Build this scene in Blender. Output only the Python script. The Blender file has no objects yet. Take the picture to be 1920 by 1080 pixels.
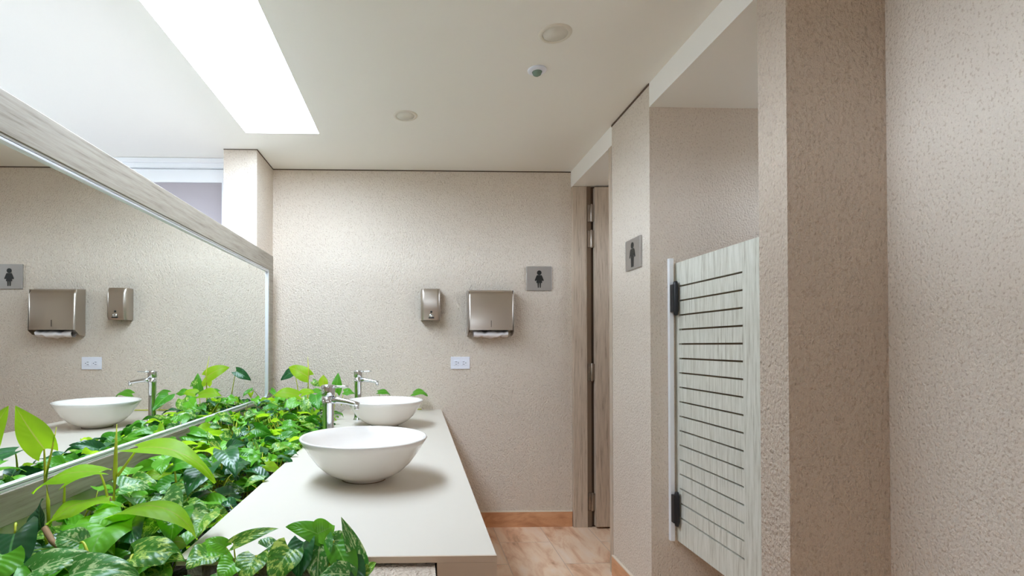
import bpy, bmesh, math, random
from mathutils import Vector, Matrix, Euler
random.seed(7)
PI = math.pi
S = bpy.context.scene
COL = S.collection
# ------------------------------------------------------------------ camera
YAW = math.radians(1.6); PIT = math.radians(.7); F = 960.0
PX = 782 + F*math.tan(YAW); PY = 648 - F*math.tan(PIT)
EYE = Vector((0, 0, 1.195))
cd = bpy.data.cameras.new('camera'); cam = bpy.data.objects.new('camera', cd); COL.objects.link(cam)
cam.location = EYE
cam.rotation_euler = Euler((PI/2 + PIT, 0, -YAW), 'XYZ')
cd.sensor_width = 36; cd.sensor_fit = 'HORIZONTAL'; cd.lens = 36*F/1920
cd.shift_x = (960-PX)/1920; cd.shift_y = (PY-540)/1920
cd.clip_start = .02; cd.clip_end = 60
S.camera = cam
# ------------------------------------------------------------------ sky, openings to the sky (some added as fill), exposure
w = bpy.data.worlds.new('overcast_sky'); S.world = w; w.use_nodes = True
bg = w.node_tree.nodes['Background']
bg.inputs[1].default_value = 15.0
_n = w.node_tree
_tc = _n.nodes.new('ShaderNodeTexCoord'); _sp = _n.nodes.new('ShaderNodeSeparateXYZ'); _rp = _n.nodes.new('ShaderNodeValToRGB')
_n.links.new(_tc.outputs['Generated'], _sp.inputs[0]); _n.links.new(_sp.outputs[2], _rp.inputs[0]); _n.links.new(_rp.outputs[0], bg.inputs[0])
_rp.color_ramp.elements[0].position = 0; _rp.color_ramp.elements[0].color = (.15, .18, .21, 1)   # ground
_rp.color_ramp.elements[1].position = .02; _rp.color_ramp.elements[1].color = (.70, .84, 1, 1)    # overcast sky
def portal(loc, rot, sx, sy):
    l = bpy.data.lights.new('sky_portal', 'AREA'); l.shape = 'RECTANGLE'; l.size = sx; l.size_y = sy
    l.cycles.is_portal = True
    o = bpy.data.objects.new('sky_portal', l); COL.objects.link(o); o.location = loc; o.rotation_euler = rot
SKX0, SKX1, SKY0, SKY1, ZC = -.934, -.537, .9, 2.808, 2.356
portal(((SKX0+SKX1)/2, (SKY0+SKY1)/2, 2.412), (0, 0, 0), SKX1-SKX0, SKY1-SKY0)
portal((-3.32, 1.3, 2.0), (0, -PI/2, 0), .6, 2.6)
portal((.1, -1.72, 2.0), (PI/2, 0, 0), .5, .3)  # added opening in the unseen front wall, for fill light
portal((2.27, 1.87, 1.95), (0, PI/2, 0), .36, .4)  # added unseen stall window, brightens the stall
portal((2.27, 2.85, 1.95), (0, PI/2, 0), .36, .5)  # added unseen window behind the far doorway, for fill
S.view_settings.view_transform = 'Standard'; S.view_settings.look = 'None'
S.view_settings.gamma = 1; S.view_settings.use_curve_mapping = False
S.view_settings.exposure = 0.76
S.cycles.max_bounces = 14; S.cycles.diffuse_bounces = 9; S.cycles.glossy_bounces = 6
S.cycles.transmission_bounces = 8; S.cycles.sample_clamp_indirect = 8
S.cycles.caustics_reflective = False; S.cycles.caustics_refractive = False

# ------------------------------------------------------------------ materials
def lin(r, g, b):
    f = lambda c: (c/255/12.92) if c/255 <= .04045 else ((c/255+.055)/1.055)**2.4
    return (f(r), f(g), f(b), 1)
def newmat(n):
    m = bpy.data.materials.new(n); m.use_nodes = True
    return m, m.node_tree, m.node_tree.nodes['Principled BSDF']
def node(nt, t, **k):
    n = nt.nodes.new(t)
    for a, b in k.items():
        if hasattr(n, a): setattr(n, a, b)
        else: n.inputs[a].default_value = b
    return n
def ramp(nt, fac, stops):
    r = nt.nodes.new('ShaderNodeValToRGB'); nt.links.new(fac, r.inputs[0])
    el = r.color_ramp.elements
    el[0].position, el[0].color = stops[0]; el[1].position, el[1].color = stops[-1]
    for p, c in stops[1:-1]:
        e = el.new(p); e.color = c
    return r.outputs[0]
def plain(n, col, rough=.5, metal=0, spec=.5, **k):
    m, nt, b = newmat(n)
    b.inputs['Base Color'].default_value = col; b.inputs['Roughness'].default_value = rough
    b.inputs['Metallic'].default_value = metal; b.inputs['Specular IOR Level'].default_value = spec
    tc = node(nt, 'ShaderNodeTexCoord'); nz = node(nt, 'ShaderNodeTexNoise', Scale=35.0)
    nt.links.new(tc.outputs['Object'], nz.inputs['Vector'])
    mr = node(nt, 'ShaderNodeMapRange'); nt.links.new(nz.outputs[0], mr.inputs[0])
    mr.inputs[3].default_value = max(0, rough-.04); mr.inputs[4].default_value = rough+.04
    nt.links.new(mr.outputs[0], b.inputs['Roughness'])
    for a, v in k.items(): b.inputs[a].default_value = v
    return m
def stucco(n, c1, c2, strength=.55, scale=95):
    m, nt, b = newmat(n)
    tc = node(nt, 'ShaderNodeTexCoord'); mp = node(nt, 'ShaderNodeMapping')
    mp.inputs['Scale'].default_value = (1, 1, .75)
    nt.links.new(tc.outputs['Object'], mp.inputs[0])
    n1 = node(nt, 'ShaderNodeTexNoise', Scale=float(scale), Detail=3.0, Roughness=.55)
    n2 = node(nt, 'ShaderNodeTexVoronoi', Scale=scale*.8); n2.feature = 'SMOOTH_F1'
    n3 = node(nt, 'ShaderNodeTexNoise', Scale=2.2, Detail=2.0)
    for x in (n1, n2, n3): nt.links.new(mp.outputs[0], x.inputs['Vector'])
    ad = node(nt, 'ShaderNodeMath', operation='SUBTRACT'); nt.links.new(n1.outputs[0], ad.inputs[0])
    mu = node(nt, 'ShaderNodeMath', operation='MULTIPLY'); mu.inputs[1].default_value = .55
    nt.links.new(n2.outputs[0], mu.inputs[0]); nt.links.new(mu.outputs[0], ad.inputs[1])
    bp = node(nt, 'ShaderNodeBump', Strength=strength, Distance=.008)
    nt.links.new(ad.outputs[0], bp.inputs['Height']); nt.links.new(bp.outputs[0], b.inputs['Normal'])
    r = ramp(nt, n1.outputs[0], [(.34, c2), (.44, c1), (1, c1)])
    hv = node(nt, 'ShaderNodeHueSaturation'); nt.links.new(r, hv.inputs['Color'])
    mr = node(nt, 'ShaderNodeMapRange'); nt.links.new(n3.outputs[0], mr.inputs[0]); mr.inputs[3].default_value = .95; mr.inputs[4].default_value = 1.05
    nt.links.new(mr.outputs[0], hv.inputs['Value']); nt.links.new(hv.outputs[0], b.inputs['Base Color'])
    b.inputs['Roughness'].default_value = .62; b.inputs['Specular IOR Level'].default_value = .3
    return m
def wood(n, c1, c2, c3, axis='Z', rough=.55):
    m, nt, b = newmat(n)
    tc = node(nt, 'ShaderNodeTexCoord'); mp = node(nt, 'ShaderNodeMapping')
    sc = {'Z': (55, 55, 3.5), 'Y': (55, 3.0, 55)}[axis]
    mp.inputs['Scale'].default_value = sc
    nt.links.new(tc.outputs['Object'], mp.inputs[0])
    n1 = node(nt, 'ShaderNodeTexNoise', Scale=1.6, Detail=7.0, Roughness=.68); nt.links.new(mp.outputs[0], n1.inputs['Vector'])
    c = ramp(nt, n1.outputs[0], [(.30, c3), (.44, c2), (.60, c1), (1, c1)])
    nt.links.new(c, b.inputs['Base Color']); b.inputs['Roughness'].default_value = rough
    bp = node(nt, 'ShaderNodeBump', Strength=.25, Distance=.001); nt.links.new(n1.outputs[0], bp.inputs['Height']); nt.links.new(bp.outputs[0], b.inputs['Normal'])
    return m
def stone(n, cols, tiles=False, rough=.28):
    m, nt, b = newmat(n)
    tc = node(nt, 'ShaderNodeTexCoord'); mp = node(nt, 'ShaderNodeMapping')
    mp.inputs['Scale'].default_value = (6, 1.7, 6) if tiles else (3, 3, 9)
    mp.inputs['Rotation'].default_value = (0, 0, .12)
    nt.links.new(tc.outputs['Object'], mp.inputs[0])
    n1 = node(nt, 'ShaderNodeTexNoise', Scale=1.5, Detail=8.0, Roughness=.62, Distortion=.6)
    vec = mp.outputs[0]
    if tiles:
        br = node(nt, 'ShaderNodeTexBrick'); br.offset = .5
        br.inputs['Scale'].default_value = 1; br.inputs['Mortar Size'].default_value = .0022
        br.inputs['Brick Width'].default_value = .62; br.inputs['Row Height'].default_value = .31
        br.inputs['Color1'].default_value = (0, 0, 0, 1); br.inputs['Color2'].default_value = (1, 1, 1, 1); br.inputs['Mortar'].default_value = (.5, .5, .5, 1)
        m2 = node(nt, 'ShaderNodeMapping'); m2.inputs['Rotation'].default_value = (0, 0, PI/2); m2.inputs['Location'].default_value = (.32, .12, 0)
        nt.links.new(tc.outputs['Object'], m2.inputs[0]); nt.links.new(m2.outputs[0], br.inputs['Vector'])
        va = node(nt, 'ShaderNodeVectorMath', operation='MULTIPLY_ADD'); nt.links.new(br.outputs[0], va.inputs[0])
        va.inputs[1].default_value = (5, 9, 3); nt.links.new(mp.outputs[0], va.inputs[2]); vec = va.outputs[0]
    nt.links.new(vec, n1.inputs['Vector'])
    c = ramp(nt, n1.outputs[0], cols)
    if tiles:
        mx = node(nt, 'ShaderNodeMix', data_type='RGBA'); nt.links.new(br.outputs['Fac'], mx.inputs[0])
        nt.links.new(c, mx.inputs[6]); mx.inputs[7].default_value = lin(205, 180, 160); c = mx.outputs[2]
    nt.links.new(c, b.inputs['Base Color']); b.inputs['Roughness'].default_value = rough
    return m
def brushed(n, col, rough=.3):
    m, nt, b = newmat(n); b.inputs['Base Color'].default_value = col; b.inputs['Metallic'].default_value = 1
    tc = node(nt, 'ShaderNodeTexCoord'); mp = node(nt, 'ShaderNodeMapping'); mp.inputs['Scale'].default_value = (4, 4, 500)
    n1 = node(nt, 'ShaderNodeTexNoise', Scale=1.0, Detail=3.0)
    nt.links.new(tc.outputs['Object'], mp.inputs[0]); nt.links.new(mp.outputs[0], n1.inputs['Vector'])
    mr = node(nt, 'ShaderNodeMapRange'); nt.links.new(n1.outputs[0], mr.inputs[0]); mr.inputs[3].default_value = rough-.06; mr.inputs[4].default_value = rough+.1
    nt.links.new(mr.outputs[0], b.inputs['Roughness'])
    return m
def leafmat(n, base, light, vein, streak=0.0, scol=None, transl=.3, rough=.33):
    m, nt, b = newmat(n)
    uv = node(nt, 'ShaderNodeUVMap'); uv.uv_map = 'UVMap'
    at = node(nt, 'ShaderNodeAttribute'); at.attribute_name = 'rnd'
    sp = node(nt, 'ShaderNodeSeparateXYZ'); nt.links.new(uv.outputs[0], sp.inputs[0])
    a1 = node(nt, 'ShaderNodeMath', operation='SUBTRACT'); nt.links.new(sp.outputs[0], a1.inputs[0]); a1.inputs[1].default_value = .5
    ab = node(nt, 'ShaderNodeMath', operation='ABSOLUTE'); nt.links.new(a1.outputs[0], ab.inputs[0])
    # base colour varies from leaf to leaf
    mx = node(nt, 'ShaderNodeMix', data_type='RGBA'); nt.links.new(at.outputs['Fac'], mx.inputs[0]); mx.inputs[6].default_value = base; mx.inputs[7].default_value = light
    col = mx.outputs[2]
    # side veins: v - 0.7*|u|
    vm = node(nt, 'ShaderNodeMath', operation='MULTIPLY_ADD'); nt.links.new(ab.outputs[0], vm.inputs[0]); vm.inputs[1].default_value = -.55; nt.links.new(sp.outputs[1], vm.inputs[2])
    fr = node(nt, 'ShaderNodeMath', operation='MULTIPLY'); nt.links.new(vm.outputs[0], fr.inputs[0]); fr.inputs[1].default_value = 50.0
    sn = node(nt, 'ShaderNodeMath', operation='SINE'); nt.links.new(fr.outputs[0], sn.inputs[0])
    cb = node(nt, 'ShaderNodeCombineXYZ')
    k1 = node(nt, 'ShaderNodeMath', operation='MULTIPLY'); nt.links.new(ab.outputs[0], k1.inputs[0]); k1.inputs[1].default_value = 3.4
    k2 = node(nt, 'ShaderNodeMath', operation='MULTIPLY'); nt.links.new(vm.outputs[0], k2.inputs[0]); k2.inputs[1].default_value = 4.5
    k3 = node(nt, 'ShaderNodeMath', operation='MULTIPLY_ADD'); nt.links.new(at.outputs['Fac'], k3.inputs[0]); k3.inputs[1].default_value = 60.0; nt.links.new(sp.outputs[0], k3.inputs[2])
    for i, k in enumerate((k1, k2, k3)): nt.links.new(k.outputs[0], cb.inputs[i])
    nz = node(nt, 'ShaderNodeTexNoise', Scale=1.6, Detail=4.0, Roughness=.7); nt.links.new(cb.outputs[0], nz.inputs['Vector'])
    if streak > 0:
        rr = ramp(nt, nz.outputs[0], [(.62-streak*.2, (0, 0, 0, 1)), (.70-streak*.2, (1, 1, 1, 1))])
        m2 = node(nt, 'ShaderNodeMix', data_type='RGBA'); nt.links.new(rr, m2.inputs[0]); nt.links.new(col, m2.inputs[6]); m2.inputs[7].default_value = scol; col = m2.outputs[2]
    mr = ramp(nt, ab.outputs[0], [(0, (1, 1, 1, 1)), (.018, (.7, .7, .7, 1)), (.03, (0, 0, 0, 1))])
    m3 = node(nt, 'ShaderNodeMix', data_type='RGBA'); nt.links.new(mr, m3.inputs[0]); nt.links.new(col, m3.inputs[6]); m3.inputs[7].default_value = vein; col = m3.outputs[2]
    nt.links.new(col, b.inputs['Base Color']); b.inputs['Roughness'].default_value = rough; b.inputs['Specular IOR Level'].default_value = .55
    bp = node(nt, 'ShaderNodeBump', Strength=.22, Distance=.001); nt.links.new(sn.outputs[0], bp.inputs['Height']); nt.links.new(bp.outputs[0], b.inputs['Normal'])
    tr = node(nt, 'ShaderNodeBsdfTranslucent'); nt.links.new(col, tr.inputs[0])
    ms = node(nt, 'ShaderNodeMixShader'); ms.inputs[0].default_value = transl
    nt.links.new(b.outputs[0], ms.inputs[1]); nt.links.new(tr.outputs[0], ms.inputs[2])
    nt.links.new(ms.outputs[0], nt.nodes['Material Output'].inputs[0])
    return m
M = {}
M['stucco'] = stucco('beige_stucco', lin(228, 215, 200), lin(206, 189, 171), .8, 165)
M['stuccob'] = stucco('shade_browned_stucco', lin(206, 188, 170), lin(194, 174, 155), 1.3, 120)  # darker stucco copy, shade of the pier face put into the colour
M['ceil'] = plain('painted_ceiling', lin(247, 243, 236), .8, spec=.2)
M['white'] = plain('white_paint', lin(240, 241, 243), .45)
M['worktop'] = plain('cream_composite', lin(212, 203, 190), .42)
M['apron'] = plain('shade_toned_apron', lin(205, 184, 163), .6)  # brown tone carries the shade on the counter's front faces
M['floor'] = stone('travertine_floor', [(.28, lin(160, 112, 80)), (.40, lin(222, 176, 142)), (.52, lin(240, 208, 178)), (.72, lin(244, 222, 204))], True)
M['skirting'] = stone('travertine_skirting', [(.3, lin(176, 118, 78)), (.5, lin(214, 160, 118)), (.75, lin(226, 180, 142))], False, .4)
M['passage_grey'] = plain('passage_floor_grey', lin(150, 152, 158), .8)  # grey picked to cut bounce from the unseen passage floor
M['grout'] = plain('cream_grout', lin(228, 214, 194), .8)
M['frame'] = wood('grey_washed_wood', lin(170, 160, 146), lin(156, 145, 130), lin(124, 114, 100), 'Y')
M['door'] = wood('limed_wood', lin(224, 222, 211), lin(206, 204, 190), lin(168, 160, 144), 'Z')
M['jamb'] = wood('taupe_wood', lin(206, 188, 168), lin(190, 172, 152), lin(154, 136, 118), 'Z')
M['recess_shade'] = plain('recess_shade_brown', lin(120, 98, 78), .8)  # dark brown painting shade in slots, joints and under the bowls
M['alu'] = plain('aluminium', (.90, .92, .96, 1), .5, .85)
M['mirror'] = plain('mirror_silver', (.90, .925, .90, 1), .0, 1)
M['mirror'].node_tree.nodes['Principled BSDF'].inputs['Roughness'].default_value = 0
for l in list(M['mirror'].node_tree.links):
    if l.to_socket.name == 'Roughness': M['mirror'].node_tree.links.remove(l)
M['steel'] = brushed('brushed_steel', (.52, .46, .40, 1), .3)
M['steel2'] = brushed('sign_steel', (.50, .48, .46, 1), .42)
M['chrome'] = plain('chrome', (.72, .74, .76, 1), .06, 1)
M['black'] = plain('black_metal', (.012, .012, .014, 1), .4)
M['ink'] = plain('black_ink', (.010, .010, .008, 1), .5)
M['hinge'] = plain('hinge_metal', (.42, .36, .30, 1), .35, 1)
M['ceramic'] = plain('white_ceramic', lin(238, 232, 226), .12, **{'Coat Weight': .4})
M['paper'] = plain('paper_towel', lin(232, 224, 222), .9)
M['plastic'] = plain('white_plastic', lin(236, 238, 248), .35)
M['slot'] = plain('dark_slot', lin(70, 75, 95), .6)
M['glassgrey'] = plain('grey_frosted_glass', lin(168, 160, 164), .3)
M['lens'] = plain('smoked_green_lens', lin(120, 145, 130), .25)
M['ring'] = plain('cream_ring', lin(226, 218, 204), .5)
M['diff'] = plain('unlit_diffuser', lin(226, 220, 208), .35)
M['gap'] = plain('painted_gap_shade', lin(92, 74, 58), .8)  # dark tone painting the shade inside gaps
M['soil'] = stucco('potting_soil', (.045, .026, .014, 1), (.012, .007, .004, 1), 1.0, 60)
M['dark'] = leafmat('dark_leaf', (.010, .085, .022, 1), (.03, .15, .04, 1), (.10, .30, .08, 1), .0, None, .15, .28)
M['mid'] = leafmat('green_leaf', (.05, .27, .012, 1), (.18, .54, .02, 1), (.22, .50, .08, 1), 0, None, .30)
M['varieg'] = leafmat('variegated_leaf', (.05, .22, .015, 1), (.16, .42, .03, 1), (.36, .58, .12, 1), .55, (.55, .72, .14, 1), .3)
M['cream'] = leafmat('marbled_leaf', (.05, .22, .03, 1), (.10, .34, .05, 1), (.5, .66, .30, 1), .5, (.60, .74, .34, 1), .3)
M['lime'] = leafmat('lime_leaf', (.46, .82, .02, 1), (.60, .90, .04, 1), (.74, .80, .14, 1), 0, None, .7, .45)
M['stem'] = plain('yellow_green_stem', (.52, .56, .04, 1), .45)
M['brownstem'] = plain('woody_stem', (.30, .17, .08, 1), .7)

# ------------------------------------------------------------------ mesh helpers
class MB:
    def __init__(s): s.v = []; s.f = []; s.mi = []; s.sm = []
    def add(s, vs, fs, mi=0, smooth=False):
        o = len(s.v); s.v += [tuple(v) for v in vs]
        for f in fs: s.f.append(tuple(i+o for i in f)); s.mi.append(mi); s.sm.append(smooth)
        return s
    def box(s, x0, x1, y0, y1, z0, z1, mi=0):
        v = [(x, y, z) for z in (z0, z1) for y in (y0, y1) for x in (x0, x1)]
        return s.add(v, [(0, 2, 3, 1), (4, 5, 7, 6), (0, 1, 5, 4), (2, 6, 7, 3), (0, 4, 6, 2), (1, 3, 7, 5)], mi)
    def lathe(s, prof, n=48, c=(0, 0, 0), mi=0, T=None, closed=False):
        vs = []; fs = []
        for r, z in prof:
            for k in range(n):
                a = 2*PI*k/n; p = Vector((r*math.cos(a), r*math.sin(a), z))
                if T: p = T @ p
                vs.append(p + Vector(c))
        m = len(prof)
        for i in range(m-1):
            for k in range(n):
                k2 = (k+1) % n
                fs.append((i*n+k, i*n+k2, (i+1)*n+k2, (i+1)*n+k))
        if not closed:
            if prof[0][0] > 1e-6: fs.append(tuple(reversed(range(n))))
            if prof[-1][0] > 1e-6: fs.append(tuple((m-1)*n+k for k in range(n)))
        return s.add(vs, fs, mi, True)
    def tube(s, pts, rad, n=8, mi=0):
        pts = [Vector(p) for p in pts]
        R = rad if isinstance(rad, (list, tuple)) else [rad]*len(pts)
        vs = []; fs = []
        up = Vector((0, 0, 1))
        for i, p in enumerate(pts):
            d = (pts[min(i+1, len(pts)-1)] - pts[max(i-1, 0)]).normalized()
            a = d.cross(up)
            if a.length < .05: a = d.cross(Vector((0, 1, 0)))
            a.normalize(); b = a.cross(d)
            for k in range(n):
                t = 2*PI*k/n; vs.append(p + (a*math.cos(t)+b*math.sin(t))*R[i])
        m = len(pts)
        for i in range(m-1):
            for k in range(n):
                k2 = (k+1) % n; fs.append((i*n+k, i*n+k2, (i+1)*n+k2, (i+1)*n+k))
        fs.append(tuple(reversed(range(n)))); fs.append(tuple((m-1)*n+k for k in range(n)))
        return s.add(vs, fs, mi, True)
    def build(s, name, mats, parent=None, bevel=0, seg=2, loc=None):
        me = bpy.data.meshes.new(name); me.from_pydata(s.v, [], s.f)
        for m in (mats if isinstance(mats, (list, tuple)) else [mats]): me.materials.append(m)
        me.polygons.foreach_set('material_index', s.mi); me.polygons.foreach_set('use_smooth', s.sm)
        bm = bmesh.new(); bm.from_mesh(me); bmesh.ops.recalc_face_normals(bm, faces=bm.faces); bm.to_mesh(me); bm.free()
        me.update()
        o = bpy.data.objects.new(name, me); COL.objects.link(o)
        if parent: o.parent = parent
        if loc: o.location = loc
        if bevel:
            b = o.modifiers.new('bevel', 'BEVEL'); b.width = bevel; b.segments = seg; b.limit_method = 'ANGLE'; b.angle_limit = math.radians(40)
        return o
def struct(o): o['kind'] = 'structure'; return o
def thing(name, label, cat, loc=(0, 0, 0), rz=0, group=None):
    o = bpy.data.objects.new(name, None); COL.objects.link(o); o.empty_display_size = .05
    o.location = loc; o.rotation_euler = (0, 0, rz); tag(o, label, cat, group); return o
def tag(o, label, cat, group=None):
    o['label'] = label; o['category'] = cat
    if group: o['group'] = group
    return o
CF = Vector((math.sin(YAW)*math.cos(PIT), math.cos(YAW)*math.cos(PIT), math.sin(PIT)))
CR = Vector((math.cos(YAW), -math.sin(YAW), 0)); CU = CR.cross(CF)
def at(px, py, Y):
    d = CF*F + CR*(px-PX) - CU*(py-PY)
    return EYE + d*(Y/d.y)

# ------------------------------------------------------------------ room
YF = 3.38; XR = 1.026; XN = 1.31
struct(MB().box(-1.0, 2.25, -1.7, 3.5, -.1, 0).build('floor', M['floor']))
struct(MB().box(-3.3, -1.0, -1.7, 3.5, -.1, -.001).build('floor_passage', M['passage_grey']))  # unseen floor kept grey to hold down bounce on the ceiling
ZR = ZC+.03
m = MB()
m.box(-3.3, SKX0, -1.7, 3.5, ZC, ZR); m.box(SKX1, 2.25, -1.7, 3.5, ZC, ZR)
m.box(SKX0, SKX1, -1.7, SKY0, ZC, ZR); m.box(SKX0, SKX1, SKY1, 3.5, ZC, ZR)
struct(m.build('ceiling', M['ceil']))
m = MB()    # skylight kerb
KZ = ZR+.02
m.box(SKX0-.06, SKX0, SKY0-.06, SKY1+.06, ZR, KZ); m.box(SKX1, SKX1+.06, SKY0-.06, SKY1+.06, ZR, KZ)
m.box(SKX0, SKX1, SKY0-.06, SKY0, ZR, KZ); m.box(SKX0, SKX1, SKY1, SKY1+.06, ZR, KZ)
struct(m.build('window_1', M['white']))
struct(MB().box(-3.3, 2.25, YF, 3.5, 0, ZC).build('wall_back', M['stucco']))
m = MB(); m.box(-3.3, -.15, -1.7, -1.58, 0, ZC); m.box(.35, 2.25, -1.7, -1.58, 0, ZC); m.box(-.15, .35, -1.7, -1.58, 0, 1.85); m.box(-.15, .35, -1.7, -1.58, 2.15, ZC)  # unseen opening added behind the camera as fill
struct(m.build('wall_front', M['stucco']))
m = MB(); m.box(XR, 1.14, 2.224, 2.659, 0, ZC); m.box(1.14, 2.15, 2.224, 2.30, 0, ZC)
struct(m.build('wall_right', M['stucco']))
struct(MB().box(XR, 2.15, 1.387, 1.505, 0, ZC).build('wall_pier', M['stuccob']))
struct(MB().box(XN, 1.42, -1.58, 1.387, 0, ZC).build('wall_near_right', M['stucco']))
m = MB(); m.box(2.15, 2.25, -1.58, 1.67, 0, ZC); m.box(2.15, 2.25, 2.07, 2.60, 0, ZC); m.box(2.15, 2.25, 3.10, YF, 0, ZC)
for q0, q1 in ((1.67, 2.07), (2.60, 3.10)): m.box(2.15, 2.25, q0, q1, 0, 1.82); m.box(2.15, 2.25, q0, q1, 2.06, ZC)  # unseen window openings added to brighten the stalls
struct(m.build('wall_outer_right', M['stucco']))
m = MB(); m.box(-3.3, -3.2, -1.58, 0, 0, ZC); m.box(-3.3, -3.2, 2.6, YF, 0, ZC); m.box(-3.3, -3.2, 0, 2.6, 0, 1.72); m.box(-3.3, -3.2, 0, 2.6, 2.28, ZC)
struct(m.build('wall_outer_left', M['ceil']))
struct(MB().box(-1.02, -.925, -1.58, 3.215, 0, 1.735).build('wall_left', M['ceil']))
struct(MB().box(-1.142, -.947, 3.043, YF, 0, ZC-.001).build('wall_column', M['stucco']))
struct(MB().box(XR, 2.15, 1.505, 2.224, 2.25, ZC).build('trim_1', M['ceil']))
struct(MB().box(XR, 2.15, 2.659, YF, 2.25, ZC).build('trim_2', M['ceil']))
# dark strips painting the shadow gaps where the plaster stops below the ceiling
m = MB(); m.box(-.947, XR, YF-.003, YF, ZC-.006, ZC); struct(m.build('gap_shade_back', M['gap']))
m = MB(); m.box(XR-.003, XR, 2.224, 2.659, ZC-.009, ZC); struct(m.build('gap_shade_right', M['gap']))
m = MB(); m.box(-.947, -.944, 3.043, YF, ZC-.006, ZC); m.box(-1.142, -.944, 3.040, 3.043, ZC-.004, ZC); struct(m.build('gap_shade_column', M['gap']))
# skirting
def skirt(nm, x0, x1, y0, y1):
    o = struct(MB().box(x0, x1, y0, y1, 0, .098).build(nm, M['skirting']))
    g = MB().box(x0, x1, y0, y1, .098, .104).build('grout_line', M['grout'], o)
skirt('baseboard_back', .17, XR, YF-.012, YF)
skirt('baseboard_right', XR-.012, XR, 2.224, 2.655)
# timber door lining on the far opening
struct(MB().box(XR+.004, 1.123, YF-.03, YF, 0, 2.25).build('trim_6', M['jamb'], bevel=.002))
struct(MB().box(XR-.003, 1.14, 2.660, 2.70, 0, 2.25).build('trim_7', M['jamb'], bevel=.002))
# cabin wall at the far side, behind the open door

# clerestory window beyond the mirror wall
wn = MB()
ZT = ZC-.002
wn.box(-3.2, -1.142, 3.20, 3.26, 2.30, ZT); wn.box(-3.2, -1.142, 3.185, 3.20, 2.325, ZT)
wn.box(-1.19, -1.142, 3.20, 3.26, 1.2, 2.30); wn.box(-3.2, -3.15, 3.20, 3.26, 1.2, 2.30); wn.box(-3.2, -1.142, 3.20, 3.26, 1.14, 1.2)
wf = struct(wn.build('window_2', M['white'], bevel=.003))
ws = MB(); ws.box(-3.15, -1.19, 3.225, 3.255, 2.215, 2.297); ws.box(-1.222, -1.19, 3.225, 3.255, 1.2, 2.22); ws.box(-3.15, -3.09, 3.225, 3.255, 1.2, 2.22); ws.box(-3.15, -1.19, 3.225, 3.255, 1.2, 1.26)
ws.build('sash', M['white'], wf, bevel=.003)
MB().box(-3.09, -1.22, 3.236, 3.244, 1.25, 2.22).build('pane', M['glassgrey'], wf)
struct(MB().box(-3.2, -1.142, 3.20, YF, 0, 1.14).build('wall_sill', M['ceil']))

# ------------------------------------------------------------------ mirror
mt = thing('wall_mirror', 'long rectangular wall mirror in grey washed wooden frame above the planter', 'mirror', (-.925, 1.2, .80))
def off(o, root):   # keep world placement of geometry written in world coordinates
    o.parent = root; o.matrix_parent_inverse = Matrix.Translation(root.location).inverted() if root.rotation_euler[2] == 0 else Matrix.Identity(4)
    return o
y0m, y1m = -.9, 3.218
XG = -.910; XFm = -.898
off(MB().box(-.925, XG, y0m+.05, 3.12, .86, 1.67).build('mirror_glass', M['mirror']), mt)
fr = MB()
fr.box(-.925, XFm, y0m, y1m, 1.656, 1.752); fr.box(-.925, XFm, y0m, y1m, .800, .874)
fr.box(-.925, XFm, 3.135, y1m, .874, 1.656); fr.box(-.925, XFm, y0m, y0m+.09, .874, 1.656)
off(fr.build('wooden_frame', M['frame'], bevel=.002), mt)
tr = MB()
for a, b in ((0, .006), (.008, .014)):
    dx = .004 if a else 0
    tr.box(XG-.004, XFm-.003+dx*0, y0m+.09, 3.135, 1.656-b, 1.656-a)
    tr.box(XG-.004, XFm-.003, y0m+.09, 3.135, .874+a, .874+b)
    tr.box(XG-.004, XFm-.003, 3.135-b, 3.135-a, .88, 1.65)
off(tr.build('metal_edge', M['alu'], bevel=.0008), mt)

# ------------------------------------------------------------------ vanity
ZT0 = .775
CX0, CX1, CY0 = -.474, .160, 1.026
ct = thing('vanity_counter', 'long cream vanity counter carrying two white vessel basins', 'counter', (-.15, 2.2, 0))
off(MB().box(CX0, CX1, CY0+.004, YF, ZT0-.013, ZT0).build('worktop', M['worktop'], bevel=.0015), ct)
off(MB().box(CX0, CX1, CY0, CY0+.004, ZT0-.013, ZT0-.0003).build('shaded_front_edge', M['apron']), ct)  # slab front coloured browner to paint its shade
off(MB().box(.040, CX1, CY0+.0005, YF, .25, ZT0-.013).build('side_panel', M['apron'], bevel=.001), ct)
pl = thing('planter_box', 'low stuccoed planter running between the mirror and the counter', 'planter', (-.6, 2, 0))
pm = MB()
pm.box(CX0, CX0+.03, CY0+.05, 3.35, 0, .74)
pm.box(-.90, .036, .60, .64, 0, .72); pm.box(-.10, .036, .64, 1.20, 0, .755); pm.box(CX0, -.10, 1.12, 1.16, 0, .74)
pm.box(-.90, CX0, 3.33, 3.35, 0, .70); pm.box(-.90, -.10, .64, 1.12, 0, .1)
off(pm.build('planter_wall', M['stuccob']), pl)
so = MB(); 
def soilz(x, y): return .675 + .012*math.sin(17*x+9*y) + .01*math.sin(31*x-23*y)
def grid(mb, x0, x1, y0, y1, nx, ny, f):
    vs = [(x0+(x1-x0)*i/nx, y0+(y1-y0)*j/ny, f(x0+(x1-x0)*i/nx, y0+(y1-y0)*j/ny)) for j in range(ny+1) for i in range(nx+1)]
    mb.add(vs, [(j*(nx+1)+i, j*(nx+1)+i+1, (j+1)*(nx+1)+i+1, (j+1)*(nx+1)+i) for j in range(ny) for i in range(nx)], 0, True)
grid(so, -.905, CX0, .64, 3.36, 20, 110, soilz); grid(so, CX0, -.10, .64, 1.12, 16, 20, soilz)
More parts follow.
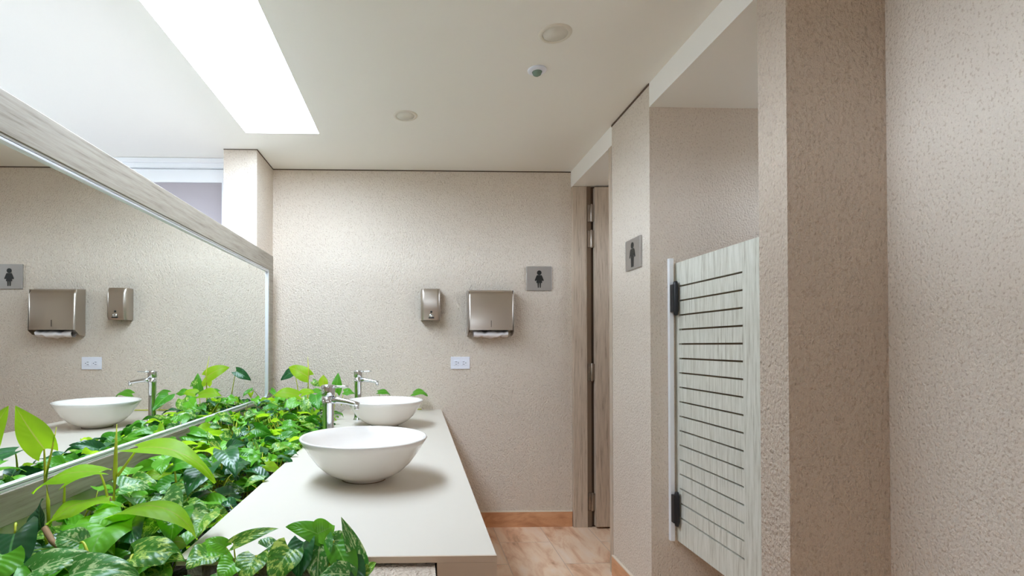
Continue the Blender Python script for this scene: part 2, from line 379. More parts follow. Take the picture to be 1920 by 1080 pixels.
s_ = off(so.build('soil', M['soil']), pl); s_['kind'] = 'stuff'

# basins
def basin(label, x, y):
    t = thing('vessel_basin', label, 'basin', (x, y, ZT0), 0, 'round white basins on the counter')
    R, H = .200, .134
    out = [(.0, .0), (.068, 0), (.070, .004), (.072, .006), (.095, .014), (.122, .030), (.148, .054), (.170, .084), (.188, .112), (R, H-.002), (R-.002, H+.001), (R-.006, H+.0015), (R-.010, H-.001)]
    inn = [(.178, .110), (.162, .084), (.140, .056), (.112, .034), (.08, .022), (.04, .017), (.022, .016), (0.0, .016)]
    MB().lathe(out+inn, 96).build('bowl', M['ceramic'], t)
    MB().lathe([(0, .0165), (.020, .0165), (.021, .019), (.017, .021), (0, .0215)], 32).build('drain', M['chrome'], t)
    MB().lathe([(.0655, -.0002), (.0705, -.0002), (.0705, .002), (.0655, .002)], 48).build('foot_shade_ring', M['recess_shade'], t)  # dark ring painting the shadow round the bowl foot
    return t
basin('white round vessel basin at the near end of the counter, in front', -.168, 1.63)
basin('white round vessel basin at the far end of the counter, behind the other', -.168, 2.70)
def tap(label, x, y, ang):
    t = thing('basin_tap', label, 'tap', (x, y, ZT0), ang, 'tall chrome taps beside the basins')
    MB().lathe([(0, 0), (.027, 0), (.027, .004), (.0225, .008), (.0205, .02), (.0195, .12), (.0205, .205), (.0225, .215), (.0225, .238), (0, .238)], 40).build('body', M['chrome'], t)
    MB().lathe([(0, .240), (.0225, .240), (.0240, .244), (.0245, .272), (.0235, .278), (.012, .281), (0, .281)], 40).build('head', M['chrome'], t)
    sp = MB()
    pts = [(.008, 0, .226), (.04, 0, .226), (.075, 0, .222), (.105, 0, .216), (.120, 0, .212)]
    sp.tube(pts, [.0155, .012, .0095, .009, .009], 20); 
    sp.build('spout', M['chrome'], t)
    MB().lathe([(0, 0), (.008, 0), (.0085, .002), (.0085, .016), (0, .016)], 24, (.113, 0, .196)).build('aerator', M['chrome'], t)
    lv = MB().tube([(.018, 0, .273), (.04, 0, .274), (.065, 0, .275), (.078, 0, .2755)], [.006, .0042, .0036, .0034], 14)
    for i, v in enumerate(lv.v): lv.v[i] = (v[0], v[1]*1.5, v[2] if v[2] > .0 else 0)
    lv.build('lever', M['chrome'], t)
    return t
tap('tall chrome tap behind the near basin', -.318, 1.845, math.radians(-20))
tap('tall chrome tap behind the far basin, close to the back wall', -.335, 2.92, math.radians(-12))

# ------------------------------------------------------------------ wall fittings
def rbox(mb, w, d, h, r, n=6, top=0.0, bot=0.0):
    """rounded plan box hung on a wall: back at y=0, front at y=-d; plan corner radius r"""
    prof = []
    for k in range(n+1):
        a = PI/2*k/n; prof.append((w/2-r+r*math.sin(a)*1.0, -d+r-r*math.cos(a)))
    right = prof + [(w/2, 0)]
    left = [(-x, y) for x, y in right][::-1]
    plan = left + right
    N = len(plan); vs = []; zs = [(0, bot), (min(.02, h/6), 0), (h-min(.035, h/5), 0), (h-.012, top*.45), (h, top)]
    for z, ins in zs:
        for x, y in plan:
            yy = y + ins*(1 if y < -.001 else 0); sx = 1-ins*.25/w*1.0
            vs.append((x*sx, min(yy, 0), z))
    fs = []
    for i in range(len(zs)-1):
        for k in range(N):
            k2 = (k+1) % N; fs.append((i*N+k, i*N+k2, (i+1)*N+k2, (i+1)*N+k))
    fs.append(tuple(reversed(range(N)))); fs.append(tuple((len(zs)-1)*N+k for k in range(N)))
    mb.add(vs, fs, 0, True); return mb
def smooth_by_angle(o):
    me = o.data
    e = o.modifiers.new('edge', 'EDGE_SPLIT'); e.split_angle = math.radians(42)
a = at(878, 628, YF-.1); b = at(964, 542, YF-.1)
pw = b.x-a.x; pzt = at(920, 543, YF-.1).z; pzb = at(920, 619, YF-.1).z
pd = thing('paper_towel_dispenser', 'brushed steel paper towel dispenser on the back wall under the woman sign', 'dispenser', ((a.x+b.x)/2, YF, pzb))
h = pzt-pzb
smooth_by_angle(rbox(MB(), pw-.004, .10, h, .014, 6, .035, .0).build('cover', M['steel'], pd))
for s in (-1, 1):
    x0, x1 = (s*(pw/2), s*(pw/2-.003)); x0, x1 = min(x0, x1), max(x0, x1)
    v = [(x, y, z) for x in (x0, x1) for (y, z) in ((0, -.038), (-.06, -.03), (-.098, -.004), (-.100, .02), (-.09, h-.004), (0, h+.004))]
    sd = MB().add(v, [(0, 1, 2, 3, 4, 5), (11, 10, 9, 8, 7, 6)] + [(i, i+6, (i+1) % 6+6, (i+1) % 6) for i in range(6)])
    sd.build('side_plate', M['steel'], pd, bevel=.0012)

MB().box(-.0015, .0015, -.1012, -.0995, .02, .062).build('sight_slot', M['ink'], pd)
pp = MB()
N = 16; vs = []
for j, (y, z) in enumerate(((-.030, .012), (-.075, -.008), (-.088, -.024), (-.080, -.038), (-.045, -.043), (-.02, -.02))):
    for i in range(N+1):
        x = -.112+.224*i/N; vs.append((x, y+.003*math.sin(i*1.3+j), z + (.005*math.sin(i*.75+1.2*j)+.003*math.sin(i*2.1)) - .006*math.sin(PI*i/N)))
pp.add(vs, [(j*(N+1)+i, j*(N+1)+i+1, ((j+1) % 6)*(N+1)+i+1, ((j+1) % 6)*(N+1)+i) for j in range(6) for i in range(N)], 0, True)
pp.build('paper_towel', M['paper'], pd)
a = at(789, 600, YF-.085); b = at(826, 541, YF-.085)
sp = thing('soap_dispenser', 'small brushed steel soap dispenser on the back wall', 'dispenser', ((a.x+b.x)/2, YF, a.z))
sw, sh = b.x-a.x, b.z-a.z
smooth_by_angle(rbox(MB(), sw, .085, sh, .022, 8, .014, .010).build('body', M['steel'], sp))
TY = Matrix.Rotation(PI/2, 4, 'X')
MB().lathe([(0, 0), (.007, 0), (.007, .002), (0, .0025)], 20, (.004, -.084, .052), T=TY).build('sight_glass', M['ink'], sp)
MB().lathe([(0, 0), (.014, 0), (.014, .008), (.010, .010), (0, .010)], 24, (.004, -.083, .026), T=TY).build('push_button', M['chrome'], sp)
MB().box(-.014, .022, -.096, -.086, .010, .017).build('spout', M['black'], sp, bevel=.002)
a = at(845, 692, YF); b = at(881, 669, YF)
ou = thing('wall_outlet', 'white double power outlet on the back wall above the counter', 'outlet', ((a.x+b.x)/2, YF, (a.z+b.z)/2))
ow, oh = b.x-a.x, b.z-a.z
MB().box(-ow/2, ow/2, -.007, 0, -oh/2, oh/2).build('cover_plate', M['plastic'], ou, bevel=.003)
for s in (-1, 1):
    MB().box(s*.025-.018, s*.025+.018, -.009, -.006, -.017, .017).build('socket', M['plastic'], ou, bevel=.004)
    k = MB(); k.box(s*.025-.009, s*.025+.003, -.0096, -.0088, .006, .009); k.box(s*.025-.009, s*.025+.003, -.0096, -.0088, -.009, -.006); k.box(s*.025+.008, s*.025+.013, -.0096, -.0088, -.0025, .0025)
    k.build('slots', M['slot'], ou)
def picto(mb, polys, circ, T, d=.0012):
    for poly in polys+[circ]:
        n = len(poly)
        vs = [T @ Vector((x, -d, z)) for x, z in poly]+[T @ Vector((x, 0, z)) for x, z in poly]
        mb.add(vs, [tuple(range(n)), tuple(reversed(range(n, 2*n)))]+[(i, i+n, (i+1) % n+n, (i+1) % n) for i in range(n)])
    return mb
def circle(cx, cz, r, n=24): return [(cx+r*math.cos(2*PI*k/n), cz+r*math.sin(2*PI*k/n)) for k in range(n)]
woman = [[(-.016, .022), (.016, .022), (.021, .012), (.030, -.012), (.026, -.018), (.021, -.014), (.018, -.012), (.019, -.030), (-.019, -.030), (-.018, -.012), (-.021, -.014), (-.026, -.018), (-.030, -.012), (-.021, .012)],
         [(-.012, -.030), (-.002, -.030), (-.003, -.058), (-.005, -.062), (-.009, -.062), (-.010, -.058)], [(.002, -.030), (.012, -.030), (.010, -.058), (.009, -.062), (.005, -.062), (.003, -.058)]]
man = [[(-.018, .024), (.018, .024), (.024, .016), (.030, -.008), (.031, -.016), (.025, -.018), (.019, -.002), (.016, -.010), (.015, -.020), (-.015, -.020), (-.016, -.010), (-.019, -.002), (-.025, -.018), (-.031, -.016), (-.030, -.008), (-.024, .016)],
       [(-.015, -.020), (-.001, -.020), (-.002, -.062), (-.012, -.062)], [(.001, -.020), (.015, -.020), (.012, -.062), (.002, -.062)]]
a = at(987, 545, YF); b = at(1034, 500, YF)
sg = thing('restroom_sign', 'square steel sign with black woman figure on the back wall', 'sign', ((a.x+b.x)/2, YF, (a.z+b.z)/2))
hw = (b.x-a.x)/2; hh = (b.z-a.z)/2
MB().box(-hw, hw, -.008, 0, -hh, hh).build('plate', M['steel2'], sg, bevel=.0012)
picto(MB(), woman, circle(0, .038, .0155), Matrix.Translation((0, -.008, 0))).build('woman_figure', M['ink'], sg)
sg = thing('restroom_sign', 'steel sign with black man figure on the wall strip between the two doorways', 'sign', (XR, 2.385, 1.628), -PI/2)
MB().box(-.082, .082, -.010, 0, -.072, .072).build('plate', M['steel2'], sg, bevel=.0012)
picto(MB(), man, circle(0, .040, .0150), Matrix.Translation((0, -.010, 0))).build('man_figure', M['ink'], sg)

# ------------------------------------------------------------------ ceiling fittings
def downlight(px, py, label):
    p = at(px, py, 1); d = (p-EYE); p = EYE + d*((ZC-EYE.z)/d.z)
    t = thing('downlight', label, 'ceiling light', (p.x, p.y, ZC), 0, 'round recessed downlights')
    MB().lathe([(.046, 0), (.046, -.003), (.048, -.004), (.0585, -.003), (.062, 0)], 48, closed=True).build('trim_ring', M['ring'], t)
    MB().lathe([(0, -.003), (.045, -.003), (.046, 0), (0, 0)], 40).build('diffuser', M['diff'], t)
downlight(1041, 63, 'round unlit downlight nearest to the smoke sensor, larger in view')
downlight(760, 217, 'round unlit downlight farther back, close to the skylight')
p = Vector((.505, 2.13, ZC))
t = thing('motion_sensor', 'small white ceiling sensor with a grey green lens', 'sensor', p)
MB().lathe([(.0, 0), (.040, 0), (.039, -.004), (.028, -.009), (0, -.009)], 40).build('housing', M['plastic'], t)
MB().lathe([(.0, -.026), (.008, -.025), (.016, -.020), (.021, -.009), (0, -.009)], 32).build('lens', M['lens'], t)

# ------------------------------------------------------------------ doors
# far door: stands open against the back wall
dr = thing('cabin_door', 'tall taupe wooden door standing open beside the back wall', 'door', (1.165, 3.33, 0))
off(MB().box(1.168, 1.70, 3.32, 3.36, .012, 2.238).build('door_leaf', M['jamb'], bevel=.002), dr)
for z in (2.07, 1.90, 1.02, .17):
    g = MB(); g.box(1.128, 1.150, 3.345, 3.352, z-.055, z+.055); g.box(1.150, 1.172, 3.338, 3.345, z-.055, z+.055); g.lathe([(0, -.06), (.007, -.058), (.007, .058), (0, .06)], 14, (1.150, 3.338, z))
    for q in (-.035, 0, .035): g.lathe([(0, 0), (.004, 0), (.003, .002), (0, .002)], 10, (1.138, 3.345, z+q), T=TY)
    off(g.build('hinge', M['hinge'], bevel=.0006), dr)
struct(MB().box(1.123, 1.150, 3.352, 3.37, 0, 2.25).build('gap_shade_jamb', M['recess_shade']))  # dark strip painting the shade between jamb and door
struct(MB().box(1.150, 1.80, 3.366, 3.379, 0, 2.25).build('gap_shade_door', M['gap']))  # dark sheet painting the shade behind the door edge
# louvred half door
XD = 1.136
dd = thing('louvred_door', 'pale limed half height door with horizontal slots in the toilet opening', 'door', (XD, 2.0, .34))
d0, d1, z0, z1 = 1.60, 2.232, .345, 1.557
g0, g1 = 1.755, 2.190
lf = MB(); lf.box(XD, XD+.03, d0, g0, z0, z1); lf.box(XD, XD+.03, g1, d1, z0, z1)
zs = [.452+(1.452-.452)*k/16 for k in range(17)]
gh = .0036; prev = z0
for z in zs+[None]:
    top = (z-gh) if z is not None else z1
    lf.box(XD, XD+.03, g0, g1, prev, top)
    if z is not None: prev = z+gh
off(lf.build('door_leaf', M['door']), dd)
off(MB().box(XD+.013, XD+.029, g0-.005, g1+.005, z0+.05, z1-.05).build('slot_shade_backing', M['recess_shade']), dd)  # dark sheet painting the shade inside the door slots
ps = thing('hinge_post', 'narrow pale post on the stucco wall carrying the louvred door', 'post', (XD-.02, 2.215, z0))
off(MB().box(XD-.034, XD-.014, 2.205, 2.2235, z0, z1+.02).build('post_rail', M['white'], bevel=.002), ps)
for z in (1.40, .49):
    g = MB(); g.box(XD-.032, XD-.008, 2.180, 2.204, z-.06, z+.06); g.lathe([(0, -.075), (.008, -.073), (.011, -.055), (.011, .055), (.008, .073), (0, .075)], 18, (XD-.016, 2.186, z))
    off(g.build('hinge', M['black'], bevel=.002), dd)

# ------------------------------------------------------------------ pothos
MATS = ['dark', 'mid', 'varieg', 'cream', 'lime']
class Leaves:
    def __init__(s): s.v = []; s.f = []; s.mi = []; s.uv = []; s.r = []
    def leaf(s, base, tipdir, normal, L, W, kind, arch=.5, fold=.35, wave=.1, twist=0, ns=10, nt=6):
        """base: where the stalk joins; tipdir: heading of the blade; normal: upper side; arch: droop towards the tip (radians over the blade)"""
        y = tipdir.normalized(); z = (normal - y*normal.dot(y)).normalized(); x = y.cross(z)
        o = len(s.v); r = random.random(); ph = random.random()*6
        pos = Vector((0, 0, 0)); ang = arch*.35; pts = []
        for i in range(ns+1):
            t = i/ns
            pts.append((pos.copy(), ang)); ang -= arch*1.5/ns*(0.5+t); pos = pos + Vector((0, math.cos(ang), math.sin(ang)))*(L/ns)
        for i in range(ns+1):
            t = i/ns; p, a_ = pts[i]
            wd = W/2*(math.sin(PI*min(1, t*.93+.07)**.62))**.80*(1-.22*t**3) if t < 1 else .0004
            tw = twist*t
            for j in range(nt+1):
                u = j/nt*2-1; au = abs(u)
                cx = u*wd; cz = au*wd*fold + wave*W*.12*math.sin(ph+t*9+u*2)*au - .10*W*au**2*math.sin(PI*t)
                back = -.16*L*au**1.6*(1-t)**4
                cxx = cx*math.cos(tw)-cz*math.sin(tw); czz = cx*math.sin(tw)+cz*math.cos(tw)
                q = Vector((cxx, p.y + back*math.cos(a_) - czz*math.sin(a_), p.z + back*math.sin(a_) + czz*math.cos(a_)))
                s.v.append(base + x*q.x + y*q.y + z*q.z); s.uv.append((j/nt, t))
        for i in range(ns):
            for j in range(nt):
                k = o+i*(nt+1)+j; s.f.append((k, k+1, k+nt+2, k+nt+1)); s.mi.append(MATS.index(kind)); s.r.append(r)
    def build(s, name, parent):
        me = bpy.data.meshes.new(name); me.from_pydata([tuple(v) for v in s.v], [], s.f)
        used = sorted(set(s.mi)); rm = {k: i for i, k in enumerate(used)}
        for k in used: me.materials.append(M[MATS[k]])
        me.polygons.foreach_set('material_index', [rm[k] for k in s.mi]); me.polygons.foreach_set('use_smooth', [True]*len(s.f))
        uv = me.uv_layers.new(name='UVMap')
        uv.data.foreach_set('uv', [c for l in me.loops for c in s.uv[l.vertex_index]])
        at_ = me.attributes.new('rnd', 'FLOAT', 'FACE'); at_.data.foreach_set('value', s.r)
        me.update(); o = bpy.data.objects.new(name, me); COL.objects.link(o)
        off(o, parent)
        return o
def arc(p0, p1, lift, n=6):
    p0, p1 = Vector(p0), Vector(p1); out = []
    for i in range(n+1):
        t = i/n; q = p0.lerp(p1, t); q.z += lift*math.sin(PI*t); out.append(q)
    return out
def clump(label, cx, cy, rx, ry, n, ztop, size, kinds, edge=.03, xmax=-.455, xmin=-.885, ymin=.66, zlim=None, group='pothos plants in the planter'):
    t = thing('pothos_plant', label, 'plant', (cx, cy, .68), 0, group)
    lv = Leaves(); st = MB()
    for i in range(n):
        a_ = random.random()*2*PI; rr = math.sqrt((i+.5)/n)
        x = cx+rx*rr*math.cos(a_); y = cy+ry*rr*math.sin(a_)
        L = size*random.uniform(.7, 1.2); W = L*random.uniform(.46, .66)
        lay = random.random()**.75
        zt = ztop(x, y) if callable(ztop) else ztop
        z = .695 + (zt-.695)*(.25+.75*lay) * (1-.18*rr**2)
        az = a_ + random.gauss(0, .9)
        pit = random.uniform(-.45, .35)
        td = Vector((math.cos(az)*math.cos(pit), math.sin(az)*math.cos(pit), math.sin(pit)))
        nrm = Vector((random.gauss(0, .5), random.gauss(-.2, .5), 1))
        ex = x + td.x*L
        if ex > xmax+edge: td.x = -abs(td.x); 
        if x > xmax-.02: x = xmax-.02-random.random()*.03
        if x < xmin+.03: x = xmin+.03
        if x + td.x*L < xmin: td.x = abs(td.x)
        if x + td.x*L > xmax+edge: td.x *= .3
        if y + td.y*L < ymin or y < ymin+.01: td.y = abs(td.y); y = max(y, ymin+.02)
        if y + td.y*L > 3.35: td.y = -abs(td.y)
        y = min(y, 3.33)
        b = Vector((x, y, z))
        kind = random.choices([k for k, _ in kinds], [w_ for _, w_ in kinds])[0]
        if kind == 'lime' and lay < .5: kind = 'mid'
        lv.leaf(b, td, nrm, L, W, kind, random.uniform(.4, 1.35), random.uniform(.15, .7), random.uniform(.3, 1.3), random.uniform(-.7, .7), 9, 6)
        foot = Vector((x-td.x*random.uniform(.02, .06)+random.gauss(0, .012), y-td.y*.04+random.gauss(0, .012), max(.675, z-random.uniform(.05, .13))))
        foot.x = max(xmin+.005, min(foot.x, xmax-.02))
        st.tube(arc(foot, b, .012, 4), [.0022, .002, .0018, .0015, .0012], 5)
    for k in range(5):      # creeping stems
        a_ = random.random()*PI; q = Vector((math.cos(a_), math.sin(a_), 0))*.12
        c = Vector((min(max(cx, xmin+.14), xmax-.14)+random.uniform(-.06, .06), cy+random.uniform(-.08, .08), .70))
        st.tube([c-q, c-q*.3+Vector((0, 0, .03)), c+q*.4+Vector((0, 0, .02)), c+q], .0042, 7)
    lv.build('foliage', t); off(st.build('stem', M['stem']), t)
    return t
def ztop(x, y):
    near = .775
    s_ = max(0, min(1, (y-1.25)/1.3))
    side = max(0, min(1, (-.52-x)/.3))
    return near + .012 + s_*(.05+.11*side)*1.0 + (.02 if x < -.8 and y > 1.4 else 0)
G = [('varieg', 3), ('mid', 4), ('dark', 3), ('cream', 2.0), ('lime', 1.6)]
G2 = [('varieg', 2), ('mid', 6), ('dark', 2.4), ('cream', 1), ('lime', 3.2)]
rows = [
    (-.74, .84, 'variegated pothos in the near corner of the planter under the mirror', G, .092, 62),
    (-.72, 1.08, 'variegated pothos under the mirror, just behind the nearest corner plant', G, .09, 75),
    (-.70, 1.34, 'pothos with marbled leaves between the mirror and the bare near counter edge', G, .086, 80),
    (-.70, 1.60, 'pothos with dark pointed leaves beside the near basin', G, .084, 85),
    (-.70, 1.87, 'pothos spilling onto the counter beside the near tap', G2, .080, 95),
    (-.69, 2.14, 'bright green pothos midway between the two basins', G2, .080, 100),
    (-.68, 2.42, 'bright green pothos just before the far basin', G2, .078, 100),
    (-.68, 2.70, 'bright green pothos beside the far basin', G2, .078, 105),
    (-.68, 2.98, 'bright green pothos beside the far tap under the mirror end', G2, .078, 100),
]
for cx, cy, lb, kn, sz, n in rows:
    clump(lb, cx, cy, .23, .19, n, ztop, sz, kn, edge=.0 if cy < 1.7 else .05, xmin=-.893)
# the patch in front of the counter
def zf(x, y): return .80 - .10*max(0, (x+.3)/.3) if y < 1 else .75
clump('variegated pothos trailing in front of the counter front edge', -.40, .86, .24, .13, 60, .765, .088, G, xmin=-.72, xmax=-.14, edge=.0)

class Stems:
    def __init__(s): s.m = []
    def tube(s, *a): s.m.append(MB().tube(*a))
    def finish(s, t):
        for m_ in s.m: off(m_.build('stem', M['stem']), t)
# --- single shoots and leaves that stand clear of the mass
def hero(lv, st, base, tip, W, kind, foot=None, nrm=(0, -.5, 1), arch=.6, fold=.3, twist=0, wave=.4, lift=.01, r=.0024, L=None):
    b = at(*base); e = at(*tip); d = e-b
    lv.leaf(b, d, Vector(nrm), (L or d.length*(1+.05*arch)), W, kind, arch, fold, wave, twist, 14, 8)
    if foot: st.tube(arc(at(*foot), b, lift, 7), [r*1.25, r*1.2, r*1.1, r, r, r*.9, r*.8, r*.7], 8)
# shoot A, next to the mirror
t = thing('pothos_shoot', 'tall lime pothos shoot with upright leaf against the near mirror', 'plant', tuple(at(92, 985, 1.19)), 0)
lv, st = Leaves(), Stems()
st.tube([at(92, 1000, 1.19), at(90, 940, 1.19), at(86, 890, 1.19), at(96, 850, 1.19), at(106, 800, 1.195)], [.0042, .004, .0035, .002, .0008], 10)
hero(lv, st, (83, 842, 1.19), (26, 762, 1.17), .068, 'lime', (85, 905, 1.19), (.15, -1, .25), .25, .18, 0, .2, 0, .0025)
hero(lv, st, (186, 885, 1.17), (52, 902, 1.12), .085, 'lime', (206, 955, 1.17), (-.05, -.15, 1), .8, .15, 0, .5, .012)
hero(lv, st, (122, 905, 1.20), (205, 868, 1.24), .05, 'lime', (120, 948, 1.20), (0, -.4, 1), .7, .25)
hero(lv, st, (212, 940, 1.16), (84, 955, 1.06), .095, 'lime', None, (0, -.05, 1), .9, .12, 0, .6)
lv.build('foliage', t); st.finish(t)
# shoot B
t = thing('pothos_shoot', 'yellow stemmed pothos shoot with a pointed new spike and arching leaves', 'plant', tuple(at(212, 1000, 1.16)), 0)
lv, st = Leaves(), Stems()
st.tube([at(208, 1000, 1.16), at(212, 955, 1.165), at(216, 890, 1.17), at(217, 850, 1.17), at(219, 795, 1.17)], [.005, .005, .0048, .0038, .0008], 10)
hero(lv, st, (258, 841, 1.19), (412, 866, 1.14), .076, 'lime', (220, 893, 1.17), (-.05, -.22, 1), .9, .3, .1, .4, 0, .0028)
hero(lv, st, (222, 965, 1.12), (376, 952, 1.05), .085, 'lime', (214, 985, 1.15), (0, -.1, 1), 1.1, .15, 0, .3)
hero(lv, st, (214, 975, 1.10), (160, 1040, .98), .12, 'mid', None, (.1, -.8, 1), .8, .2)
lv.build('foliage', t)
st.finish(t)
off(MB().tube([at(206, 975, 1.155), at(209, 955, 1.157), at(207, 932, 1.155)], [.007, .007, .001], 8).build('dry_sheath', M['brownstem']), t)
# glossy leaves in the near left corner
t = thing('pothos_plant', 'glossy dark pothos at the near left corner, beside a woody runner', 'plant', tuple(at(60, 1060, .98)), 0)
lv, st = Leaves(), Stems()
hero(lv, st, (78, 992, 1.08), (72, 935, 1.10), .055, 'dark', (88, 1020, 1.06), (-.5, -1, .5), .5, .5, .3)
hero(lv, st, (28, 1000, 1.02), (10, 1095, .93), .105, 'dark', (30, 985, 1.04), (-.1, -1, .75), .5, .25, 0, .3)
hero(lv, st, (5, 1040, .95), (-30, 1110, .90), .08, 'mid', None, (.3, -1, .6), .6, .3)
hero(lv, st, (150, 1018, 1.0), (100, 1000, 1.0), .05, 'cream', (165, 1040, .98), (.2, -.8, .8), .8, .3)
hero(lv, st, (60, 1072, .93), (170, 1032, .95), .06, 'cream', None, (-.2, -.7, 1), .5, .4)
hero(lv, st, (130, 1080, .92), (260, 1062, .92), .07, 'cream', None, (-.1, -.5, 1), .8, .4)
hero(lv, st, (250, 1040, .98), (345, 1035, .96), .07, 'varieg', (240, 1075, .95), (0, -.6, 1), .9, .3)
hero(lv, st, (300, 1060, .95), (330, 1030, .99), .06, 'cream', None, (-.5, -.8, .6), .5, .4)
hero(lv, st, (230, 960, 1.12), (165, 985, 1.05), .075, 'mid', None, (0, -.8, 1), .7, .3)
lv.build('foliage', t); st.finish(t)
off(MB().tube([at(84, 990, 1.06), at(98, 1015, 1.04), at(118, 1030, 1.02), at(168, 1052, .99)], [.006, .0058, .0056, .002], 10).build('woody_runner', M['brownstem']), t)
# pointed leaves over the mass, near half
t = thing('pothos_plant', 'pothos with blue green arrow shaped leaves left of the near counter edge', 'plant', tuple(at(350, 960, 1.3)), 0)
lv, st = Leaves(), Stems()
hero(lv, st, (400, 868, 1.50), (346, 918, 1.36), .10, 'dark', (395, 900, 1.5), (-.2, -.7, 1), .6, .35)
hero(lv, st, (420, 845, 1.60), (440, 880, 1.5), .07, 'dark', (415, 880, 1.6), (.2, -.7, 1), .6, .35)
hero(lv, st, (325, 872, 1.42), (395, 862, 1.42), .07, 'mid', (330, 905, 1.42), (0, -.6, 1), .9, .3)
hero(lv, st, (310, 862, 1.42), (298, 880, 1.34), .06, 'mid', None, (-.2, -.6, 1), .7, .3)
hero(lv, st, (305, 935, 1.2), (335, 965, 1.1), .075, 'cream', (300, 960, 1.2), (0, -.8, 1), .6, .4)
hero(lv, st, (250, 970, 1.12), (245, 1010, 1.02), .09, 'dark', None, (-.4, -.8, 1), .6, .3)
hero(lv, st, (300, 968, 1.12), (265, 1000, 1.04), .07, 'varieg', None, (.3, -.8, 1), .7, .3)
hero(lv, st, (330, 960, 1.14), (320, 1005, 1.05), .075, 'mid', None, (.3, -.9, .8), .6, .4)
hero(lv, st, (385, 965, 1.16), (365, 1000, 1.08), .07, 'varieg', (388, 990, 1.16), (.1, -.9, .9), .5, .4)
hero(lv, st, (240, 890, 1.32), (255, 870, 1.42), .06, 'mid', (235, 920, 1.32), (.2, -.6, 1), .6, .4)
hero(lv, st, (225, 915, 1.25), (285, 905, 1.3), .07, 'cream', None, (0, -.6, 1), .7, .3)
lv.build('foliage', t); st.finish(t)
# two little leaves in front of the counter
t = thing('pothos_shoot', 'thin pothos shoot with two small leaves before the counter front edge', 'plant', tuple(at(424, 1075, .98)), 0)
lv, st = Leaves(), Stems()
hero(lv, st, (424, 1026, .98), (384, 1009, .97), .027, 'mid', (424, 1078, .97), (.1, -.8, .7), .9, .4, 0, .2, 0, .0016)
hero(lv, st, (438, 1020, .97), (518, 986, .97), .027, 'varieg', (444, 1075, .96), (-.1, -.9, .6), .7, .4, .3, .2, 0, .0016)
lv.build('foliage', t); st.finish(t)
# front edge plant
t = thing('pothos_plant', 'variegated pothos climbing over the middle of the counter front edge', 'plant', tuple(at(600, 1079, .95)), 0)
lv, st = Leaves(), Stems()
hero(lv, st, (612, 1010, .96), (535, 978, .95), .040, 'mid', (618, 1075, .95), (.2, -.8, .8), .9, .25, .2, .2)
hero(lv, st, (596, 1000, .955), (628, 985, .97), .05, 'mid', None, (.1, -1, .5), .3, .2)
hero(lv, st, (676, 1062, .95), (643, 972, .94), .034, 'cream', (672, 1095, .93), (.4, -1, .2), .4, .5, .3)
hero(lv, st, (626, 1014, .965), (668, 1012, .99), .036, 'cream', (620, 1060, .95), (0, -.8, .8), .5, .3)
hero(lv, st, (602, 1012, .955), (592, 1095, .91), .058, 'cream', None, (-.3, -1, .5), .5, .4)
hero(lv, st, (570, 1016, .955), (555, 1085, .91), .06, 'dark', None, (-.4, -1, .6), .6, .4)
hero(lv, st, (545, 1030, .94), (505, 1092, .90), .065, 'varieg', None, (-.2, -1, .8), .6, .35)
hero(lv, st, (630, 1022, .95), (665, 1100, .90), .055, 'mid', None, (.5, -1, .6), .6, .45)
hero(lv, st, (648, 1040, .945), (680, 1110, .90), .05, 'dark', None, (.6, -1, .6), .6, .45)
hero(lv, st, (655, 1078, .91), (598, 1075, .90), .045, 'cream', None, (0, -.8, .8), .7, .3)
hero(lv, st, (670, 1085, .93), (705, 1052, .96), .028, 'varieg', None, (-.5, -1, .3), .3, .6)
hero(lv, st, (480, 1042, .96), (455, 1090, .91), .06, 'varieg', (482, 1075, .95), (-.2, -1, .8), .6, .35)
hero(lv, st, (500, 1028, .96), (530, 1012, .99), .05, 'cream', None, (-.3, -.8, .9), .6, .35)
hero(lv, st, (440, 1055, .95), (410, 1085, .92), .05, 'mid', None, (-.2, -1, .8), .6, .35)
hero(lv, st, (392, 1040, .99), (350, 1060, .95), .06, 'varieg', None, (-.2, -.8, .8), .6, .35)
hero(lv, st, (380, 1035, 1.0), (435, 1040, .98), .045, 'mid', None, (.1, -.8, .8), .9, .35)
lv.build('foliage', t); st.finish(t)
# far end
t = thing('pothos_shoot', 'lime leaved pothos shoot standing tall in the far corner by the mirror end', 'plant', tuple(at(575, 790, 3.0)), 0)
lv, st = Leaves(), Stems()
st.tube([at(575, 800, 2.95), at(577, 740, 2.95), at(579, 700, 2.95), at(577, 668, 2.97)], [.005, .005, .004, .0006], 8)
hero(lv, st, (577, 706, 2.95), (538, 684, 2.95), .085, 'lime', (578, 725, 2.95), (-.3, -1, .6), .9, .2, 0, .3)
hero(lv, st, (552, 696, 3.1), (524, 712, 3.1), .06, 'dark', (560, 740, 3.1), (0, -1, .5), .6, .4)
hero(lv, st, (560, 742, 2.8), (508, 734, 2.75), .085, 'lime', (578, 770, 2.8), (0, -.7, .9), .9, .25, 0, .5)
hero(lv, st, (566, 738, 2.8), (590, 732, 2.8), .06, 'lime', None, (0, -.7, .9), .9, .25)
hero(lv, st, (606, 722, 3.1), (606, 703, 3.1), .06, 'lime', (606, 760, 3.1), (0, -1, .2), .3, .2)
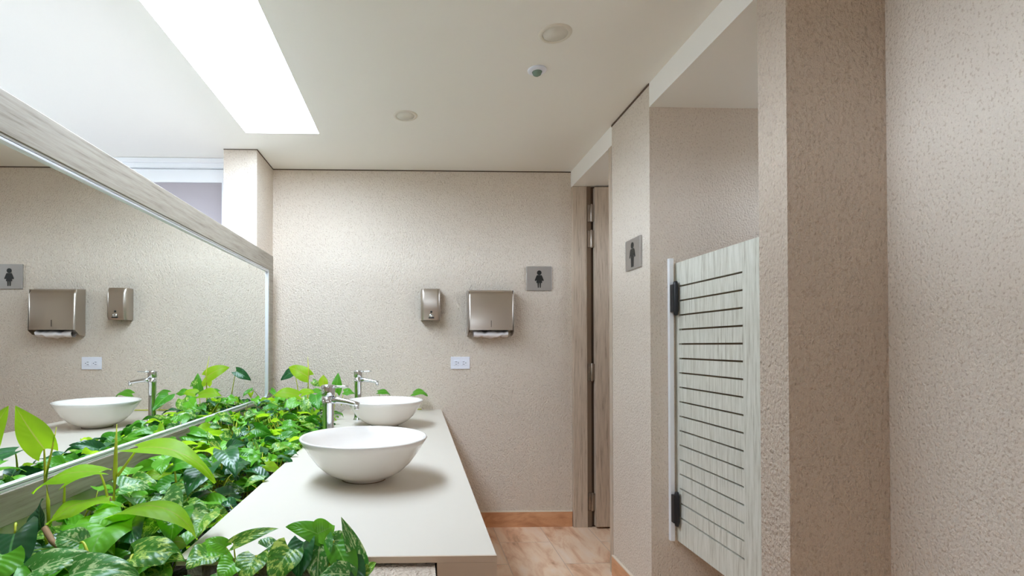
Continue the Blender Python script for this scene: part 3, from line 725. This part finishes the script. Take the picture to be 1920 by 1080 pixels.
hero(lv, st, (630, 736, 3.15), (634, 699, 3.15), .068, 'mid', (626, 770, 3.15), (.1, -1, .1), .3, .2)
hero(lv, st, (592, 740, 2.7), (596, 765, 2.6), .075, 'mid', None, (0, -1, .7), .4, .2)
hero(lv, st, (645, 735, 3.1), (665, 735, 3.1), .06, 'mid', (640, 760, 3.1), (0, -.7, .9), .7, .2)
hero(lv, st, (612, 742, 3.0), (624, 757, 2.95), .06, 'mid', (612, 770, 3.0), (0, -1, .8), .5, .2)
hero(lv, st, (556, 752, 2.7), (530, 765, 2.65), .07, 'mid', (560, 790, 2.7), (0, -1, .8), .5, .2)
hero(lv, st, (528, 745, 2.9), (510, 762, 2.85), .07, 'mid', (530, 780, 2.9), (-.2, -1, .8), .5, .2)
hero(lv, st, (578, 748, 2.75), (566, 775, 2.7), .07, 'varieg', (580, 790, 2.75), (0, -1, .6), .5, .2)
hero(lv, st, (600, 735, 3.1), (580, 730, 3.1), .05, 'mid', (602, 770, 3.1), (0, -.6, 1), .5, .2)
hero(lv, st, (586, 715, 2.9), (600, 724, 2.9), .04, 'varieg', None, (0, -.9, .7), .4, .2)
lv.build('foliage', t); st.finish(t)
t = thing('pothos_cutting', 'pothos runner with two small dark leaves behind the far basin', 'plant', (-.2, 3.3, ZT0+.004), 0)
lv, st = Leaves(), Stems()
st.tube([(-.42, 3.33, .80), (-.30, 3.34, ZT0+.006), (-.1, 3.34, ZT0+.006), (.03, 3.335, ZT0+.006)], .0035, 8)
hero(lv, st, (709, 735, 3.28), (735, 735, 3.28), .06, 'mid', None, (0, -.5, 1), 1.2, .1)
st.tube([(-.16, 3.34, ZT0+.006), tuple(at(715, 750, 3.3)), tuple(at(709, 735, 3.28))], .002, 7)
hero(lv, st, (775, 737, 3.28), (804, 734, 3.25), .075, 'mid', None, (0, -.5, 1), 1.3, .1)
st.tube([(.0, 3.34, ZT0+.006), tuple(at(782, 755, 3.3)), tuple(at(775, 737, 3.28))], .002, 7)
lv.build('foliage', t); st.finish(t)
